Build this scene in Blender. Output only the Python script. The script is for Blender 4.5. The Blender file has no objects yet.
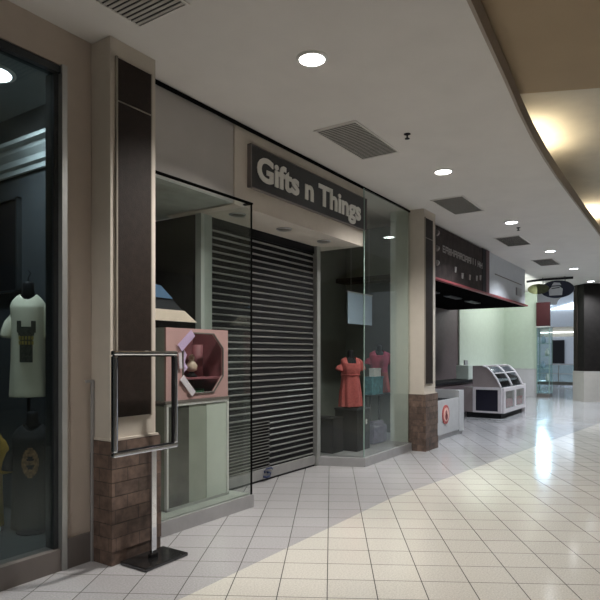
import bpy, bmesh, math, random
from mathutils import Vector, Matrix
random.seed(7)
C = bpy.context.scene.collection
PI = math.pi
# world: X runs along the storefront away from the camera, Y points into the shops, Z up. metres.

# ------------------------------------------------------------------ materials
def nt_new(name):
    m = bpy.data.materials.new(name); m.use_nodes = True
    n = m.node_tree; n.nodes.clear()
    out = n.nodes.new('ShaderNodeOutputMaterial')
    return m, n, out
def mat(name, col, rough=.6, metal=0, spec=.5, var=.08, scale=8, bump=.0, bscale=60, coat=0):
    m, n, out = nt_new(name)
    b = n.nodes.new('ShaderNodeBsdfPrincipled')
    n.links.new(b.outputs[0], out.inputs[0])
    b.inputs['Roughness'].default_value = rough
    b.inputs['Metallic'].default_value = metal
    b.inputs['Specular IOR Level'].default_value = spec
    b.inputs['Coat Weight'].default_value = coat
    tc = n.nodes.new('ShaderNodeTexCoord')
    no = n.nodes.new('ShaderNodeTexNoise'); no.inputs['Scale'].default_value = scale; no.inputs['Detail'].default_value = 5
    n.links.new(tc.outputs['Object'], no.inputs['Vector'])
    r = n.nodes.new('ShaderNodeValToRGB')
    r.color_ramp.elements[0].position = .3; r.color_ramp.elements[1].position = .7
    r.color_ramp.elements[0].color = (*[max(0, c*(1-var)) for c in col], 1)
    r.color_ramp.elements[1].color = (*[min(1, c*(1+var)) for c in col], 1)
    n.links.new(no.outputs['Fac'], r.inputs[0]); n.links.new(r.outputs[0], b.inputs['Base Color'])
    if bump:
        n2 = n.nodes.new('ShaderNodeTexNoise'); n2.inputs['Scale'].default_value = bscale; n2.inputs['Detail'].default_value = 4
        n.links.new(tc.outputs['Object'], n2.inputs['Vector'])
        bu = n.nodes.new('ShaderNodeBump'); bu.inputs['Strength'].default_value = bump; bu.inputs['Distance'].default_value = .01
        n.links.new(n2.outputs['Fac'], bu.inputs['Height']); n.links.new(bu.outputs[0], b.inputs['Normal'])
    return m
def emit(name, col, s):
    m, n, out = nt_new(name)
    e = n.nodes.new('ShaderNodeEmission'); e.inputs[0].default_value = (*col, 1); e.inputs[1].default_value = s
    n.links.new(e.outputs[0], out.inputs[0]); return m
def glass(name, tint=(.8,.86,.83), refl=(.9,.95,.95), ior=1.5, boost=.0, rough=.0):
    m, n, out = nt_new(name)
    t = n.nodes.new('ShaderNodeBsdfTransparent'); t.inputs[0].default_value = (*tint, 1)
    g = n.nodes.new('ShaderNodeBsdfGlossy'); g.inputs['Color'].default_value = (*refl, 1); g.inputs['Roughness'].default_value = rough
    f0 = ((ior-1)/(ior+1))**2
    lw = n.nodes.new('ShaderNodeLayerWeight'); lw.inputs['Blend'].default_value = .5
    f = n.nodes.new('ShaderNodeMath'); f.operation = 'POWER'; f.inputs[1].default_value = 5
    n.links.new(lw.outputs['Facing'], f.inputs[0])
    a = n.nodes.new('ShaderNodeMath'); a.operation = 'MULTIPLY_ADD'; a.inputs[1].default_value = .8; a.inputs[2].default_value = f0+boost; a.use_clamp = True
    x = n.nodes.new('ShaderNodeMixShader')
    n.links.new(f.outputs[0], a.inputs[0]); n.links.new(a.outputs[0], x.inputs[0])
    n.links.new(t.outputs[0], x.inputs[1]); n.links.new(g.outputs[0], x.inputs[2]); n.links.new(x.outputs[0], out.inputs[0])
    return m

def floor_material():
    m, n, out = nt_new('ceramic_floor_tiles'); N = n.nodes.new; L = n.links.new
    b = N('ShaderNodeBsdfPrincipled'); L(b.outputs[0], out.inputs[0])
    tc = N('ShaderNodeTexCoord')
    def dot(v):
        d = N('ShaderNodeVectorMath'); d.operation = 'DOT_PRODUCT'; d.inputs[1].default_value = v
        L(tc.outputs['Object'], d.inputs[0]); return d.outputs['Value']
    def math_(op, a, bb):
        q = N('ShaderNodeMath'); q.operation = op
        for i, v in enumerate((a, bb)):
            if isinstance(v, (int, float)): q.inputs[i].default_value = v
            else: L(v, q.inputs[i])
        return q.outputs[0]
    u = math_('ADD', dot((.5137,-.8596,0)), .024+.312*100)
    v = math_('ADD', dot((.8596,.5137,0)), -4.477+.295*100)
    cx = N('ShaderNodeCombineXYZ'); L(u, cx.inputs[0]); L(v, cx.inputs[1])
    def brick(c1, c2, mo):
        k = N('ShaderNodeTexBrick'); k.offset = 0; k.squash = 1; k.offset_frequency = 1; k.squash_frequency = 1
        k.inputs['Scale'].default_value = 1; k.inputs['Brick Width'].default_value = .312; k.inputs['Row Height'].default_value = .295
        k.inputs['Mortar Size'].default_value = .0035; k.inputs['Mortar Smooth'].default_value = .25
        k.inputs['Color1'].default_value = c1; k.inputs['Color2'].default_value = c2; k.inputs['Mortar'].default_value = mo
        L(cx.outputs[0], k.inputs['Vector']); return k
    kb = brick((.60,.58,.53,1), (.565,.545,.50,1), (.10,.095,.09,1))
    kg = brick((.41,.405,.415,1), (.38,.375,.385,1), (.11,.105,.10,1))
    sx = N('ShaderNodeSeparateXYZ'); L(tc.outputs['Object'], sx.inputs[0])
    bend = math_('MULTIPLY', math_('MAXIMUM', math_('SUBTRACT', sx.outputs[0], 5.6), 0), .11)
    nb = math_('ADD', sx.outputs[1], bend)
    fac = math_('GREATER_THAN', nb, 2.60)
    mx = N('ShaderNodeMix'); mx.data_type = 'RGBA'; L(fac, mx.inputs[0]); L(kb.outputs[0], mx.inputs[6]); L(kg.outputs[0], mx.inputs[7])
    # speckle and soft wear marks of the tiles themselves
    no = N('ShaderNodeTexNoise'); no.inputs['Scale'].default_value = 90; no.inputs['Detail'].default_value = 3
    L(tc.outputs['Object'], no.inputs['Vector'])
    r = N('ShaderNodeMapRange'); r.inputs[1].default_value = .3; r.inputs[2].default_value = .7; r.inputs[3].default_value = .84; r.inputs[4].default_value = 1.14
    L(no.outputs['Fac'], r.inputs[0])
    m2 = N('ShaderNodeVectorMath'); m2.operation = 'SCALE'; L(mx.outputs[2], m2.inputs[0]); L(r.outputs[0], m2.inputs['Scale'])
    L(m2.outputs[0], b.inputs['Base Color'])
    n2 = N('ShaderNodeTexNoise'); n2.inputs['Scale'].default_value = 3.5; n2.inputs['Detail'].default_value = 4
    L(tc.outputs['Object'], n2.inputs['Vector'])
    r2 = N('ShaderNodeMapRange'); r2.inputs[1].default_value = .3; r2.inputs[2].default_value = .7; r2.inputs[3].default_value = .11; r2.inputs[4].default_value = .14
    L(n2.outputs['Fac'], r2.inputs[0]); L(r2.outputs[0], b.inputs['Roughness'])
    b.inputs['Specular IOR Level'].default_value = .55
    bu = N('ShaderNodeBump'); bu.inputs['Strength'].default_value = .35; bu.inputs['Distance'].default_value = .004; bu.invert = True
    L(kb.outputs['Fac'], bu.inputs['Height']); L(bu.outputs[0], b.inputs['Normal'])
    return m

def brick_material():
    m, n, out = nt_new('slate_brick'); N = n.nodes.new; L = n.links.new
    b = N('ShaderNodeBsdfPrincipled'); L(b.outputs[0], out.inputs[0]); b.inputs['Roughness'].default_value = .6
    tc = N('ShaderNodeTexCoord'); sx = N('ShaderNodeSeparateXYZ'); L(tc.outputs['Object'], sx.inputs[0])
    ad = N('ShaderNodeMath'); ad.operation = 'ADD'; L(sx.outputs[0], ad.inputs[0]); L(sx.outputs[1], ad.inputs[1])
    cx = N('ShaderNodeCombineXYZ'); L(ad.outputs[0], cx.inputs[0]); L(sx.outputs[2], cx.inputs[1])
    k = N('ShaderNodeTexBrick'); k.inputs['Scale'].default_value = 1; k.inputs['Brick Width'].default_value = .21; k.inputs['Row Height'].default_value = .098
    k.inputs['Mortar Size'].default_value = .002
    k.inputs['Color1'].default_value = (.15,.10,.078,1); k.inputs['Color2'].default_value = (.088,.060,.048,1); k.inputs['Mortar'].default_value = (.035,.028,.025,1)
    L(cx.outputs[0], k.inputs['Vector'])
    no = N('ShaderNodeTexNoise'); no.inputs['Scale'].default_value = 14; no.inputs['Detail'].default_value = 6; L(tc.outputs['Object'], no.inputs['Vector'])
    r = N('ShaderNodeMapRange'); r.inputs[1].default_value = .3; r.inputs[2].default_value = .7; r.inputs[3].default_value = .6; r.inputs[4].default_value = 1.5
    L(no.outputs['Fac'], r.inputs[0])
    s = N('ShaderNodeVectorMath'); s.operation = 'SCALE'; L(k.outputs[0], s.inputs[0]); L(r.outputs[0], s.inputs['Scale']); L(s.outputs[0], b.inputs['Base Color'])
    bu = N('ShaderNodeBump'); bu.inputs['Strength'].default_value = .5; bu.inputs['Distance'].default_value = .01
    L(no.outputs['Fac'], bu.inputs['Height']); L(bu.outputs[0], b.inputs['Normal'])
    return m

M = {}
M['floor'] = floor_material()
M['ceiling'] = mat('painted_ceiling', (.66,.63,.60), .85, var=.03, scale=3)
M['cove'] = mat('brown_raised_ceiling', (.36,.27,.17), .8, var=.04, scale=2)
M['cove_cream'] = mat('cream_cove_ceiling', (.50,.46,.38), .8, var=.05, scale=4)
M['fascia_tan'] = mat('tan_ceiling_fascia', (.33,.28,.235), .8, var=.03)
M['wall_pink'] = mat('pinkish_beige_wall_paint', (.50,.43,.37), .75, var=.03, bump=.1, bscale=200)
M['wall_cream'] = mat('cream_wall_paint', (.54,.49,.425), .75, var=.03, bump=.1, bscale=200)
M['bulk'] = mat('bulkhead_paint', (.56,.51,.45), .75, var=.03)
M['trans'] = mat('transom_reflection_grey', (.43,.41,.395), .45, var=.05, scale=3)
M['kick'] = mat('grey_metal_kick_plate', (.40,.40,.41), .45, metal=.35, var=.06)
M['kickdark'] = mat('brown_grey_baseboard', (.16,.14,.13), .5, var=.06)
M['brown'] = mat('dark_brown_laminate', (.020,.013,.010), .6, spec=.2, var=.15, scale=25, bump=.25, bscale=120)
M['brick'] = brick_material()
M['alu'] = mat('brushed_aluminium', (.48,.49,.48), .38, metal=.7, var=.05)
M['aludark'] = mat('dark_anodised_frame', (.05,.055,.06), .4, metal=.5)
M['chrome'] = mat('polished_chrome', (.72,.74,.79), .07, metal=1, var=.03)
M['edging'] = mat('tan_panel_edging', (.26,.23,.19), .7, var=.05)
M['pillarbrown'] = mat('near_black_pillar_panel', (.013,.011,.010), .8, spec=.15, var=.2)
M['black'] = mat('black_plastic', (.010,.010,.012), .6, spec=.2)
M['blacktrim'] = mat('black_metal_trim', (.006,.006,.006), .9, spec=.0)
M['steelbase'] = mat('dark_chrome_base', (.11,.11,.115), .2, metal=.9)
M['glass'] = glass('storefront_glass', (.93,.945,.935), (.9,.96,.95), 1.5)
M['glassdark'] = glass('tinted_window_glass', (.80,.85,.85), (.8,.9,.92), 1.45)
M['glassclear'] = glass('display_glass', (.85,.9,.9), (1,1,1), 1.5, .03)
M['glassteal'] = glass('teal_showcase_glass', (.84,.92,.92), (.85,1,1), 1.5, .03)
M['glassedge'] = mat('green_glass_edge', (.30,.42,.37), .25)
M['post'] = mat('pale_green_post', (.42,.46,.44), .5, var=.04)
M['shopdark'] = mat('dark_shop_wall', (.05,.057,.063), .8, var=.12, scale=2)
M['shopceil'] = mat('shop_ceiling_grey', (.22,.25,.26), .85, var=.05)
M['shopfloor'] = mat('dark_carpet', (.06,.065,.06), .95, var=.2, scale=60)
M['baywall'] = mat('dim_green_grey_wall', (.16,.18,.155), .8, var=.1, scale=3)
M['baydark'] = mat('dark_brown_bay_wall', (.035,.033,.03), .8, var=.3, scale=4)
M['bayceil'] = mat('grey_green_bay_ceiling', (.36,.39,.36), .8, var=.12, scale=6)
M['paleg'] = mat('pale_green_side_wall', (.60,.66,.60), .7, var=.04)
M['moulding'] = mat('white_crown_moulding', (.55,.6,.6), .5, var=.04)
M['slat'] = mat('dark_steel_slat', (.28,.28,.27), .3, metal=.6, var=.12, scale=5)
M['rail'] = mat('shutter_rail_grey', (.33,.33,.33), .4, metal=.4)
M['blue'] = mat('blue_plastic', (.02,.035,.11), .4)
M['vent'] = mat('grey_vent_metal', (.44,.42,.39), .6, metal=.2)
M['ventdark'] = mat('dark_vent_interior', (.035,.035,.035), .8)
M['white'] = mat('white_enamel', (.75,.75,.74), .45, var=.03)
M['lampring'] = mat('white_lamp_ring', (.7,.7,.68), .4, var=.03)
M['lamp'] = emit('lamp_lens', (1,.97,.92), 9)
M['lampcool'] = emit('cool_lamp_lens', (.93,.97,1), 9)
M['lampoff'] = mat('unlit_reflector', (.22,.20,.17), .3, metal=.6)
M['signblack'] = mat('black_sign_board', (.022,.022,.024), .5, var=.15, scale=20)
M['signletter'] = mat('off_white_sign_letter', (.70,.68,.64), .5, var=.04)
M['shirtwhite'] = mat('cream_cotton', (.80,.78,.62), .9, var=.06, bump=.2, bscale=150)
M['printdark'] = mat('dark_shirt_print', (.06,.06,.045), .8, var=.5, scale=60)
M['printgold'] = mat('gold_shirt_print', (.35,.27,.06), .7, var=.3, scale=40)
M['shirtblack'] = mat('black_cotton', (.012,.012,.013), .85)
M['printorange'] = mat('faded_orange_print', (.30,.17,.08), .8, var=.6, scale=50)
M['yellow'] = mat('yellow_cotton', (.48,.30,.05), .9, var=.15, scale=12)
M['greyfab'] = mat('pale_grey_fabric', (.42,.45,.45), .9)
M['coral'] = mat('coral_red_fabric', (.40,.09,.085), .85, var=.22, scale=45, bump=.3)
M['magenta'] = mat('magenta_red_fabric', (.45,.06,.12), .85, var=.2, scale=30, bump=.2)
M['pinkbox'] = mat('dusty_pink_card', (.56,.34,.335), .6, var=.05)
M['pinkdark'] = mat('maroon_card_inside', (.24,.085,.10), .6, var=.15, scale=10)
M['lavender'] = mat('lavender_ribbon', (.62,.46,.72), .4, var=.08)
M['ribbonwhite'] = mat('pale_satin_ribbon', (.75,.68,.76), .35, var=.04)
M['green'] = mat('green_felt', (.04,.13,.06), .7)
M['gold'] = mat('cream_ceramic', (.55,.45,.35), .35, var=.15, scale=40)
M['plinth'] = mat('pale_green_plinth_panel', (.58,.64,.58), .4, var=.04)
M['plinthmid'] = mat('sage_plinth_panel', (.33,.36,.31), .25, var=.12, scale=4)
M['plinthdark'] = mat('dark_plinth_reflection', (.07,.07,.06), .2, var=.4, scale=5)
M['shadeblue'] = mat('slate_blue_lampshade', (.10,.19,.33), .5)
M['shadedark'] = mat('charcoal_card', (.03,.033,.04), .5)
M['shadecream'] = mat('cream_lampshade', (.85,.73,.62), .5)
M['red'] = mat('dark_red_paint', (.060,.005,.010), .45, var=.06)
M['redtrim'] = mat('red_canopy_trim', (.24,.045,.05), .45, var=.06)
M['menu'] = mat('brown_menu_board', (.040,.030,.028), .65, spec=.15, var=.35, scale=7)
M['chalk'] = mat('pale_letter_marks', (.33,.31,.30), .6, var=.2, scale=30)
M['stallbrown'] = mat('brown_stall_wall', (.13,.095,.10), .6, var=.1, scale=8)
M['mint'] = mat('mint_green_wall', (.58,.66,.57), .7, var=.03)
M['wains'] = mat('pale_wainscot', (.62,.60,.62), .5, var=.03)
M['countergrey'] = mat('grey_counter_laminate', (.50,.50,.51), .4, var=.05)
M['casebeige'] = mat('taupe_case_panel', (.28,.235,.235), .45, var=.05)
M['casewhite'] = mat('pale_case_frame', (.62,.58,.60), .35, var=.04)
M['caseblack'] = mat('navy_black_vent_panel', (.008,.008,.02), .35)
M['redfood'] = mat('dark_red_tray_goods', (.42,.06,.08), .5, var=.4, scale=20)
M['logored'] = mat('red_logo_ring', (.45,.08,.07), .5, var=.1)
M['logopink'] = mat('pink_logo_face', (.80,.50,.44), .5, var=.08, scale=20)
M['navy'] = mat('navy_sign_face', (.012,.016,.04), .4)
M['olive'] = mat('olive_sign_face', (.06,.065,.025), .5, var=.3, scale=12)
M['farwall'] = mat('far_white_wall', (.55,.57,.60), .7, var=.03)
M['fartaupe'] = mat('far_taupe_band', (.20,.19,.16), .7)
M['sky'] = emit('daylit_clerestory_glass', (.62,.80,1), 30)
M['skysoft'] = emit('pale_skylight_glass', (.70,.85,1), 3)
M['strip'] = emit('far_strip_lamp', (.9,.96,1), 3)
M['coveglow'] = emit('warm_cove_tube', (1,.85,.58), 5)
M['paleblue'] = mat('pale_blue_poster', (.36,.46,.58), .5, var=.05)
M['teal'] = mat('teal_printed_card', (.08,.24,.28), .5, var=.4, scale=14)
M['purple'] = mat('grey_purple_matte', (.15,.14,.21), .8, var=.25, scale=14)
M['opp'] = mat('opposite_wall_paint', (.28,.26,.24), .8)
M['baselight'] = mat('pale_pillar_base', (.50,.47,.43), .4, var=.03)

# ------------------------------------------------------------------ geometry helpers
def B(): return bmesh.new()
def box(bm, x0, x1, y0, y1, z0, z1):
    vs = [bm.verts.new((x, y, z)) for z in (z0, z1) for x, y in ((x0,y0),(x1,y0),(x1,y1),(x0,y1))]
    for f in ((0,3,2,1),(4,5,6,7),(0,1,5,4),(1,2,6,5),(2,3,7,6),(3,0,4,7)): bm.faces.new([vs[i] for i in f])
    return bm
def prism(bm, pts, z0, z1):
    a = [bm.verts.new((x, y, z0)) for x, y in pts]; b = [bm.verts.new((x, y, z1)) for x, y in pts]
    n = len(pts); bm.faces.new(a[::-1]); bm.faces.new(b)
    for i in range(n): bm.faces.new([a[i], a[(i+1)%n], b[(i+1)%n], b[i]])
    return bm
def extr(bm, pts3, off):
    """polygon in space given thickness along off"""
    a = [bm.verts.new(p) for p in pts3]; b = [bm.verts.new(Vector(p)+Vector(off)) for p in pts3]
    n = len(pts3); bm.faces.new(a[::-1]); bm.faces.new(b)
    for i in range(n): bm.faces.new([a[i], a[(i+1)%n], b[(i+1)%n], b[i]])
    return bm
def tube(bm, pts, rad, seg=12, flat=1.0, cap=True):
    pts = [Vector(p) for p in pts]; rings = []
    for i, p in enumerate(pts):
        d = (pts[min(i+1, len(pts)-1)] - pts[max(i-1, 0)]).normalized()
        up = Vector((0,0,1)) if abs(d.z) < .9 else Vector((1,0,0))
        a = d.cross(up).normalized(); b = a.cross(d).normalized()
        r = rad[i] if isinstance(rad, (list, tuple)) else rad
        rings.append([bm.verts.new(p + a*math.cos(2*PI*k/seg)*r*flat + b*math.sin(2*PI*k/seg)*r) for k in range(seg)])
    for i in range(len(rings)-1):
        for k in range(seg):
            bm.faces.new([rings[i][k], rings[i][(k+1)%seg], rings[i+1][(k+1)%seg], rings[i+1][k]])
    if cap: bm.faces.new(rings[0][::-1]); bm.faces.new(rings[-1])
    return bm
def lathe(bm, prof, cx=0, cy=0, seg=28):
    rings = [[bm.verts.new((cx+r*math.cos(2*PI*k/seg), cy+r*math.sin(2*PI*k/seg), z)) for k in range(seg)] for r, z in prof]
    for i in range(len(rings)-1):
        for k in range(seg): bm.faces.new([rings[i][k], rings[i][(k+1)%seg], rings[i+1][(k+1)%seg], rings[i+1][k]])
    bm.faces.new(rings[0][::-1]); bm.faces.new(rings[-1]); return bm
def wloc(p):
    v = Vector((0,0,0))
    while p: v += p.location; p = p.parent
    return v
def obj(name, bm, m, parent=None, smooth=False, bevel=0, local=False):
    if bevel:
        bmesh.ops.bevel(bm, geom=list(bm.edges), offset=bevel, segments=2, affect='EDGES', profile=.5, clamp_overlap=True)
    bmesh.ops.recalc_face_normals(bm, faces=list(bm.faces))
    me = bpy.data.meshes.new(name); 
    if parent and not local: bmesh.ops.translate(bm, verts=list(bm.verts), vec=-wloc(parent))
    bm.to_mesh(me); bm.free(); me.materials.append(m)
    if smooth:
        for p in me.polygons: p.use_smooth = True
    o = bpy.data.objects.new(name, me); C.objects.link(o)
    if parent: o.parent = parent
    return o
def tag(o, label, cat, group=None):
    o['label'] = label; o['category'] = cat
    if group: o['group'] = group
    return o
def thing(name, label, cat, loc, group=None, rz=0):
    o = bpy.data.objects.new(name, None); o.empty_display_size = .1; C.objects.link(o); o.location = loc; o.rotation_euler = (0,0,rz)
    return tag(o, label, cat, group)
def struct(name, bm, m, parent=None, **k):
    o = obj(name, bm, m, parent, **k)
    if not parent: o['kind'] = 'structure'
    return o
def bxs(*a): return box(B(), *a)
def copy_tree(o, parent=None):
    c = o.copy(); C.objects.link(c); c.parent = parent
    for ch in list(o.children): copy_tree(ch, c)
    return c

# ------------------------------------------------------------------ the setting
H = 3.78
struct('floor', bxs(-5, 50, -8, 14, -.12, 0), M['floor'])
edge = [(-5,.95),(0,1.05),(2,1.13),(3.69,1.19),(4.3,1.235),(4.93,1.28),(5.6,1.335),(6.39,1.385),(7.2,1.415),(8,1.43),(10,1.435),(20.4,1.435),(21.2,2.3),(22.2,3.35),(23.9,3.93),(26,4.55),(28.3,5.0)]
struct('ceiling', prism(B(), edge+[(28.3,14),(-5,14)], H, 3.885), M['ceiling'])
# tan lip along the open edge of the low ceiling
b = B()
for (x0,y0),(x1,y1) in zip(edge[:11], edge[1:12]):
    prism(b, [(x0,y0),(x1,y1),(x1,y1-.025),(x0,y0-.025)], H-.006, 3.92)
struct('trim_1', b, M['fascia_tan'])
struct('ceiling_raised', prism(B(), [(-5,-8),(9.8,-8),(5.95,.69),(5.67,1.32),(5.4,2.1),(-5,2.1)], 3.95, 4.05), M['cove'])
struct('ceiling_cove', bxs(5.3, 21, -8, 3.2, 4.36, 4.46), M['cove_cream'])
struct('ceiling_atrium', bxs(21, 50, -8, 14, 9.2, 9.3), M['farwall'])
struct('wall_right', bxs(-5, 50, -8.2, -8, 0, 9.3), M['opp'])
struct('wall_back', bxs(-5.2, -5, -8, 14, 0, 4.1), M['opp'])
struct('wall_far', bxs(47, 47.3, -8, 14, 0, 9.3), M['farwall'])
struct('wall_cove_back', bxs(21, 21.15, -8, 2.2, 4.0, 9.3), M['farwall'])

# left shop: wall round its window
w = struct('wall_left', bxs(2.46, 2.672, 3.64, 3.82, 0, H), M['wall_pink'])
b = B(); box(b, -5, 2.46, 3.64, 3.82, 3.52, H)
struct('wall_above_window', b, M['wall_pink'])
struct('baseboard_left', bxs(2.46, 2.672, 3.62, 3.64, 0, .21), M['kickdark'])
win = struct('window_1', bxs(-5, 2.42, 3.675, 3.687, .15, 3.46), M['glassdark'])
b = B(); box(b, 2.42, 2.46, 3.615, 3.74, .0, 3.52)
struct('window_mullion', b, M['alu'], win)
b = B(); box(b, -5, 2.42, 3.635, 3.72, 3.46, 3.51); box(b, 2.385, 2.42, 3.66, 3.76, .15, 3.46)
struct('window_head', b, M['aludark'], win)
b = B(); box(b, -5, 2.42, 3.625, 3.76, 0, .15)
struct('window_sill', b, M['kickdark'], win)
# left shop interior shell
struct('wall_shop_side', bxs(3.0, 3.08, 3.95, 9, 0, H), M['shopdark'])
struct('wall_shop_back', bxs(-5, 3.08, 9, 9.1, 0, H), M['shopdark'])
struct('ceiling_shop', bxs(-5, 3.0, 3.83, 9, 3.72, 3.775), M['shopceil'])
struct('floor_shop', bxs(-5, 3.0, 3.80, 9, 0, .06), M['shopfloor'])
b = B()
prof = [(0,3.16),(.03,3.16),(.035,3.20),(.06,3.22),(.065,3.27),(.10,3.32),(.115,3.36),(.15,3.375),(.15,3.41),(0,3.41)]
extr(b, [(3.0-d, 3.95, z) for d, z in prof], (0, 5.05, 0))
struct('trim_2', b, M['moulding'])

# two pillars with brown panels and slate brick feet
def pillar(n, x0, x1, yf, yb):
    p = struct('column', bxs(x0, x1, yf, yb, 0, H), M['wall_cream'], bevel=.006); p.name = 'wall_pillar_%d' % n
    k = .035
    b = B(); zz = 0; rows = 9; hh = .885/rows; rnd = random.Random(n)
    for r in range(rows):        # rough split-face courses, each a little in or out
        e = k + rnd.uniform(-.004, .004)
        box(b, x0-e*.35, x1+e*.6, yf-e, yb-.1, r*hh+.001, (r+1)*hh-.001)
    box(b, x0-.006, x1+.012, yf-.022, yb-.1, 0, .885)
    struct('brick_base', b, M['brick'], p)
    b = B(); box(b, x0-.012, x1+.012, yf-.02, yb-.1, .885, .90)
    struct('ledge', b, M['wall_cream'], p)
    cx = (x0+x1)/2 - (.06 if n == 2 else 0)
    b = B(); box(b, cx-.155, cx+.155, yf-.014, yf+.01, 1.05, 3.325); box(b, cx-.155, cx+.155, yf-.014, yf+.01, 3.34, 3.64)
    struct('brown_panel', b, M['brown'], p)
    b = B(); box(b, cx-.17, cx-.157, yf-.018, yf+.01, 1.04, 3.65); box(b, cx-.155, cx+.155, yf-.016, yf+.01, 3.328, 3.335); box(b, cx+.157, cx+.17, yf-.01, yf+.01, 1.04, 3.65)
    struct('panel_edging', b, M['edging'], p)
    return p
pillar(1, 2.675, 3.10, 3.43, 3.93)
pillar(2, 8.55, 9.04, 3.43, 3.93)
tag(obj('corner_guard', box(bxs(2.650, 2.668, 3.600, 3.618, .0, 1.32), 2.60, 2.668, 3.604, 3.614, 1.30, 1.32), M['kick']), 'thin grey metal strip with a hooked top beside the near slate brick pillar', 'corner strip')

# storefront bulkhead, soffit, transom and base
struct('bulkhead_wall', bxs(4.33, 7.0, 3.68, 4.62, 2.97, H), M['bulk'])
struct('transom_panel_wall', bxs(3.10, 4.33, 3.695, 3.78, 3.0, H), M['trans'])  # opaque panel; the glass's ceiling reflection is put into its grey colour
b = B(); box(b, 3.10, 8.56, 3.655, 3.675, 3.745, 3.775)
struct('trim_3', b, M['blacktrim'])
# near display bay
def quadprism(p, z0, z1, m, name, parent=None): return struct(name, prism(B(), p, z0, z1), m, parent)
quadprism([(3.10,3.60),(4.50,3.575),(4.46,4.22),(3.10,4.22)], 0, .125, M['kick'], 'bay_base_wall_near')
quadprism([(3.10,3.63),(4.47,3.61),(4.44,4.9),(3.10,4.9)], .125, .135, M['bayceil'], 'bay_floor_near')
quadprism([(3.08,3.70),(4.49,3.70),(4.42,4.95),(3.08,4.95)], 2.985, 3.0, M['bayceil'], 'bay_ceiling_near')
struct('bay_back_wall_near', bxs(3.08, 4.42, 4.9, 4.96, .12, 2.985), M['baydark'])
struct('bay_end_wall_near', bxs(3.085, 3.10, 3.93, 4.9, .12, 2.985), M['baydark'])
w2 = struct('window_2', prism(B(), [(3.11,3.615),(4.485,3.592),(4.485,3.602),(3.11,3.625)], .125, 2.985), M['glass'])
struct('side_pane', prism(B(), [(4.475,3.602),(4.485,3.602),(4.455,4.2),(4.445,4.2)], .125, 2.985), M['glass'], w2)
b = B(); prism(b, [(3.10,3.600),(4.492,3.577),(4.492,3.612),(3.10,3.635)], 2.985, 3.0); prism(b, [(4.462,3.6),(4.494,3.6),(4.462,4.2),(4.432,4.2)], 2.985, 3.0)
box(b, 4.477, 4.489, 3.586, 3.600, .125, 2.985)
struct('top_trim', b, M['blacktrim'], w2)
b = B(); box(b, 4.40, 4.565, 4.19, 4.27, 0, 2.97)
struct('shutter_post_wall_near', b, M['post'])
struct('wall_beside_shutter', bxs(4.42, 4.5, 4.27, 4.95, 0, 2.97), M['baydark'])
# far display bay
quadprism([(6.64,4.20),(6.92,3.60),(8.55,3.625),(8.55,4.20)], 0, .12, M['kick'], 'bay_base_wall_far')
quadprism([(6.68,4.20),(6.96,3.66),(8.50,3.67),(8.55,3.97),(9.4,3.97),(9.4,5.3),(6.68,5.3)], .12, .13, M['kick'], 'bay_floor_far')
struct('bay_back_wall_far', bxs(6.66, 9.42, 5.3, 5.36, .0, H), M['baywall'])
struct('bay_end_wall_far', bxs(8.49, 8.515, 3.675, 3.97, .12, H), M['paleg'])
struct('bay_far_side_wall', bxs(9.4, 9.44, 3.93, 5.3, 0, H), M['baywall'])
struct('bay_near_side_wall', bxs(6.66, 6.70, 4.32, 5.3, .12, H), M['baywall'])
w3 = struct('window_3', prism(B(), [(6.955,3.635),(8.55,3.655),(8.55,3.665),(6.955,3.645)], .12, 3.745), M['glass'])
struct('side_pane', prism(B(), [(6.945,3.64),(6.955,3.645),(6.70,4.20),(6.69,4.195)], .12, 2.965), M['glass'], w3)
b = B(); box(b, 6.945, 6.957, 3.632, 3.644, .12, 3.745)
struct('corner_seam', b, M['glassedge'], w3)
b = B(); box(b, 6.62, 6.70, 4.17, 4.30, 0, 2.97)
struct('shutter_post_wall_far', b, M['alu'])

# ------------------------------------------------------------------ roller shutter
sh = thing('roller_shutter', 'dark slatted metal roller shutter closed across the shop doorway', 'roller shutter', (5.6, 4.23, 0))
obj('back_curtain', bxs(4.56, 6.64, 4.238, 4.244, .14, 2.88), M['black'], sh)
def slats(x0, x1, z0, z1, n):
    b = B(); st = (z1-z0)/n
    for i in range(n):
        z = z0+i*st; pr = [(.004,.20),(-.010,.30),(-.014,.40),(-.010,.48),(.004,.52)]
        extr(b, [(x0, 4.232+y, z+q*st) for y, q in pr], (x1-x0, 0, 0))
    return b
obj('slat_curtain', slats(4.56, 6.64, .72, 2.88, 29), M['slat'], sh)
obj('moire_slats', slats(4.56, 5.62, .145, .72, 16), M['slat'], sh)  # denser slats added to imitate moire; the shutter has no finer part
obj('lower_slats', slats(5.62, 6.64, .145, .72, 8), M['slat'], sh)
obj('bottom_rail', bxs(4.56, 6.64, 4.20, 4.25, .025, .145), M['rail'], sh, bevel=.006)
obj('rubber_seal', bxs(4.57, 6.63, 4.215, 4.24, 0, .025), M['black'], sh)
obj('header_box', bxs(4.56, 6.64, 4.22, 4.27, 2.87, 2.968), M['black'], sh)
b = B()
tube(b, [(5.485,4.193,.10),(5.47,4.185,.125),(5.50,4.18,.145),(5.60,4.18,.145),(5.63,4.185,.125)], .010, 8)
tube(b, [(5.46,4.19,.06),(5.5,4.18,.045),(5.57,4.18,.05),(5.59,4.185,.085),(5.53,4.185,.10)], .012, 8)
obj('pull_handle', b, M['blue'], sh, smooth=True)

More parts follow.
